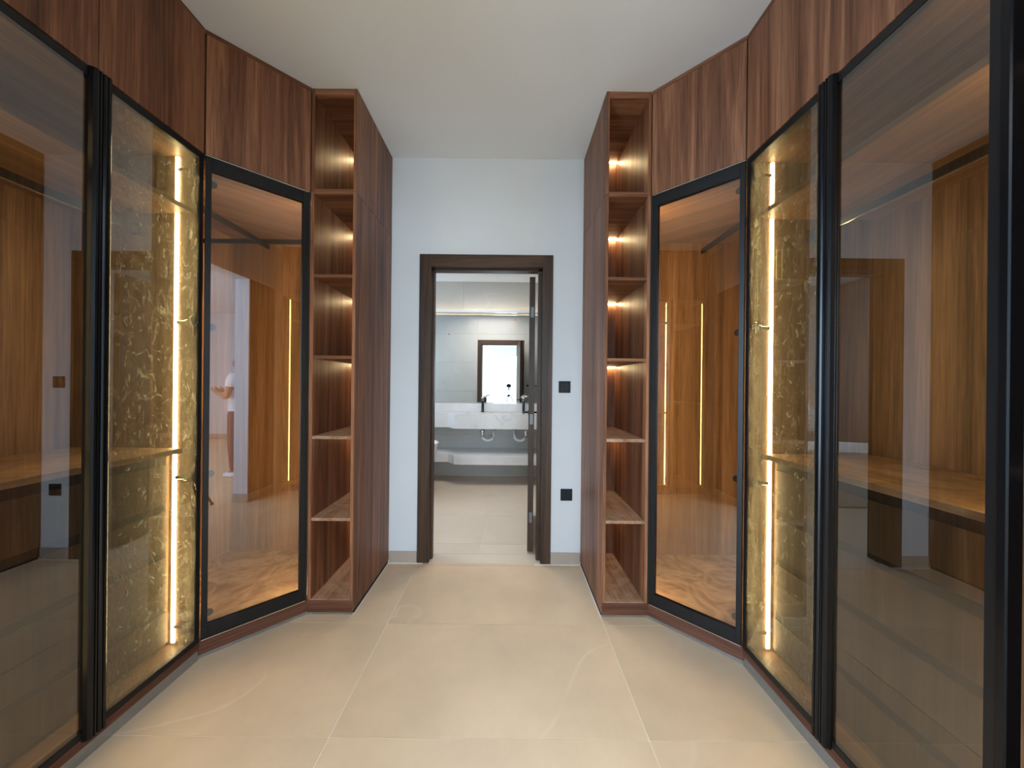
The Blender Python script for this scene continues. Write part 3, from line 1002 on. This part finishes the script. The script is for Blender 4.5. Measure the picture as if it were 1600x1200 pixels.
# ------------------------------------------------------------------ tripod and camera (seen in mirror and glass)
tp = thing('tripod', (0, -.075, 0), 'bronze coloured tripod reflected in the bathroom mirror and the left corner glass', 'tripod')
put('centre_column', tube(B(), [(0, -.075, .62), (0, -.075, 1.20)], .014, 12), M['brass'], tp)
bm = B()
lathe(bm, [(.03, 1.00), (.045, 1.01), (.045, 1.05), (.03, 1.06)], 0, -.075, 16)
put('shoulder', bm, M['brass'], tp)
bm = B()
lathe(bm, [(.022, 1.20), (.028, 1.205), (.028, 1.225), (.018, 1.23), (.024, 1.245), (.020, 1.258), (.03, 1.26), (.03, 1.268)], 0, -.075, 18)
tube(bm, [(0, -.10, 1.235), (-.05, -.22, 1.19)], .007, 8)
put('ball_head', bm, M['brass'], tp)
for a in (0, 120, 240):
    ca, sa = math.cos(math.radians(a)), math.sin(math.radians(a))
    bm = B()
    tube(bm, [(.04 * ca, -.075 + .04 * sa, 1.03), (.32 * ca, -.075 + .32 * sa, .53)], .014, 10)
    tube(bm, [(.32 * ca, -.075 + .32 * sa, .545), (.335 * ca, -.075 + .335 * sa, .51)], .019, 10)
    tube(bm, [(.32 * ca, -.075 + .32 * sa, .53), (.605 * ca, -.075 + .605 * sa, .012)], .011, 10)
    lg = put('leg', bm, M['brass'], tp)
    bm = B()
    lathe(bm, [(.014, .001), (.016, .01), (.012, .03)], .605 * ca, -.075 + .605 * sa, 10)
    put('rubber_foot', bm, M['black'], lg)
pc = thing('photo_camera', (0, -.075, 1.268), 'black camera on the tripod reflected in the bathroom mirror', 'camera')
bx('camera_body', (-.068, .068, -.115, -.055, 1.2685, 1.358), M['black'], pc, True, .006)
bm = box(B(), -.028, .028, -.105, -.060, 1.354, 1.378)
put('viewfinder', bm, M['black'], pc, True, .005)
bm = B()
tube(bm, [(0, -.055, 1.31), (0, -.035, 1.31), (0, -.012, 1.31)], .036, 24)
put('lens', bm, M['blackgloss'], pc)

# ------------------------------------------------------------------ person standing in the bedroom (only seen reflected)
def skin(name, verts, edges, mat, parent, sub=2, root=0):
    me = bpy.data.meshes.new(name)
    me.from_pydata([v[:3] for v in verts], edges, [])
    o = bpy.data.objects.new(name, me)
    COL.objects.link(o)
    o.parent = parent
    md = o.modifiers.new('skin', 'SKIN')
    md.use_smooth_shade = True
    if not me.skin_vertices:
        me.skin_vertices.new(name='')
    for i, v in enumerate(verts):
        r = v[3]
        me.skin_vertices[0].data[i].radius = (r, r) if not isinstance(r, tuple) else r
    me.skin_vertices[0].data[root].use_root = True
    sd = o.modifiers.new('smooth', 'SUBSURF')
    sd.levels = sd.render_levels = sub
    me.materials.append(mat)
    return o


ps = thing('person', (1.80, -.70, 0), 'person in white T-shirt and dark trousers, forearms raised, mirrored in the left corner glass', 'person', rz=math.pi)
# local frame: facing +y
V, E = [], []
def pt(x, y, z, r, prev=None):
    V.append((x, y, z, r))
    if prev is not None: E.append((prev, len(V) - 1))
    return len(V) - 1
pel_ = pt(0, 0, .95, .098)
ab = pt(0, .01, 1.08, .100, pel_)
ch = pt(0, .0, 1.28, .125, ab)
ne0 = pt(0, -.01, 1.42, .075, ch)
ne1 = pt(0, .005, 1.475, .050, ne0)
hd0 = pt(0, .025, 1.535, .072, ne1)
hd1 = pt(0, .020, 1.605, .090, hd0)
hd2 = pt(0, .008, 1.665, .066, hd1)
for sx in (-1, 1):
    sh = pt(sx * .165, -.01, 1.385, .058, ch)
    el = pt(sx * .235, .02, 1.11, .040, sh)
    wr = pt(sx * .12, .245, 1.17, .026, el)
    pm = pt(sx * .075, .315, 1.20, .030, wr)
    for k, (fx, fl) in enumerate(((-.022, .055), (-.007, .065), (.008, .062), (.022, .050))):
        f1 = pt(sx * .060 + fx * .5, .350, 1.205 + fx, .009, pm)
        f2 = pt(sx * .040 + fx * .3, .350 + fl * .6, 1.215 + fx, .008, f1)
        f3 = pt(sx * .020 + fx * .2, .345 + fl * .6, 1.235 + fx, .007, f2)
    th = pt(sx * .055, .315, 1.235, .010, pm)
    pt(sx * .040, .335, 1.262, .008, th)
    hp = pt(sx * .085, 0, .86, .066, pel_)
    kn = pt(sx * .105, .012, .49, .050, hp)
    an = pt(sx * .11, -.015, .10, .038, kn)
    pt(sx * .115, .09, .045, .034, an)
body = skin('body', V, E, M['skin'], ps)
V2 = [(0, 0, .88, .165), (0, .0, .96, .160)]
V2 += [ (0, .01, 1.08, .138), (0, 0, 1.28, .148), (0, -.01, 1.43, .082)]
E2 = [(0, 1), (1, 2), (2, 3), (3, 4)]
for sx in (-1, 1):
    V2 += [(sx * .165, -.01, 1.39, .075), (sx * .205, .005, 1.24, .062)]
    E2 += [(3, len(V2) - 2), (len(V2) - 2, len(V2) - 1)]
skin('t_shirt', V2, E2, M['tee'], ps)
V3 = [(0, 0, 1.02, .135), (0, 0, .93, .150)]
E3 = [(0, 1)]
for sx in (-1, 1):
    i = len(V3)
    V3 += [(sx * .088, 0, .77, .105), (sx * .105, .010, .49, .080), (sx * .11, -.012, .075, .064)]
    E3 += [(1, i), (i, i + 1), (i + 1, i + 2)]
skin('trousers', V3, E3, M['denim'], ps)
for sx in (-1, 1):
    skin('shoe', [(sx * .115, -.055, .045, .042), (sx * .115, .05, .045, .045), (sx * .118, .145, .036, .034)], [(0, 1), (1, 2)], M['tee'], ps)
skin('hair', [(0, -.035, 1.56, .072), (0, -.03, 1.635, .088), (0, .010, 1.690, .070)], [(0, 1), (1, 2)], M['hair'], ps)
def face_part(name, items, mat):
    bm = B()
    for (x, y, z, rx, ry, rz_) in items:
        r = bmesh.ops.create_uvsphere(bm, u_segments=10, v_segments=8, radius=1.0)
        bmesh.ops.scale(bm, verts=r['verts'], vec=(rx, ry, rz_))
        bmesh.ops.translate(bm, verts=r['verts'], vec=(x, y, z))
    for f in bm.faces: f.smooth = True
    put(name, bm, mat, ps, False)
face_part('eyes', [(-.030, .098, 1.600, .012, .008, .007), (.030, .098, 1.600, .012, .008, .007)], M['hair'])
face_part('nose', [(0, .110, 1.570, .012, .016, .022)], M['skin'])
face_part('ears', [(-.086, .015, 1.585, .010, .020, .030), (.086, .015, 1.585, .010, .020, .030)], M['skin'])
face_part('mouth', [(0, .094, 1.530, .022, .008, .006)], M['red'])
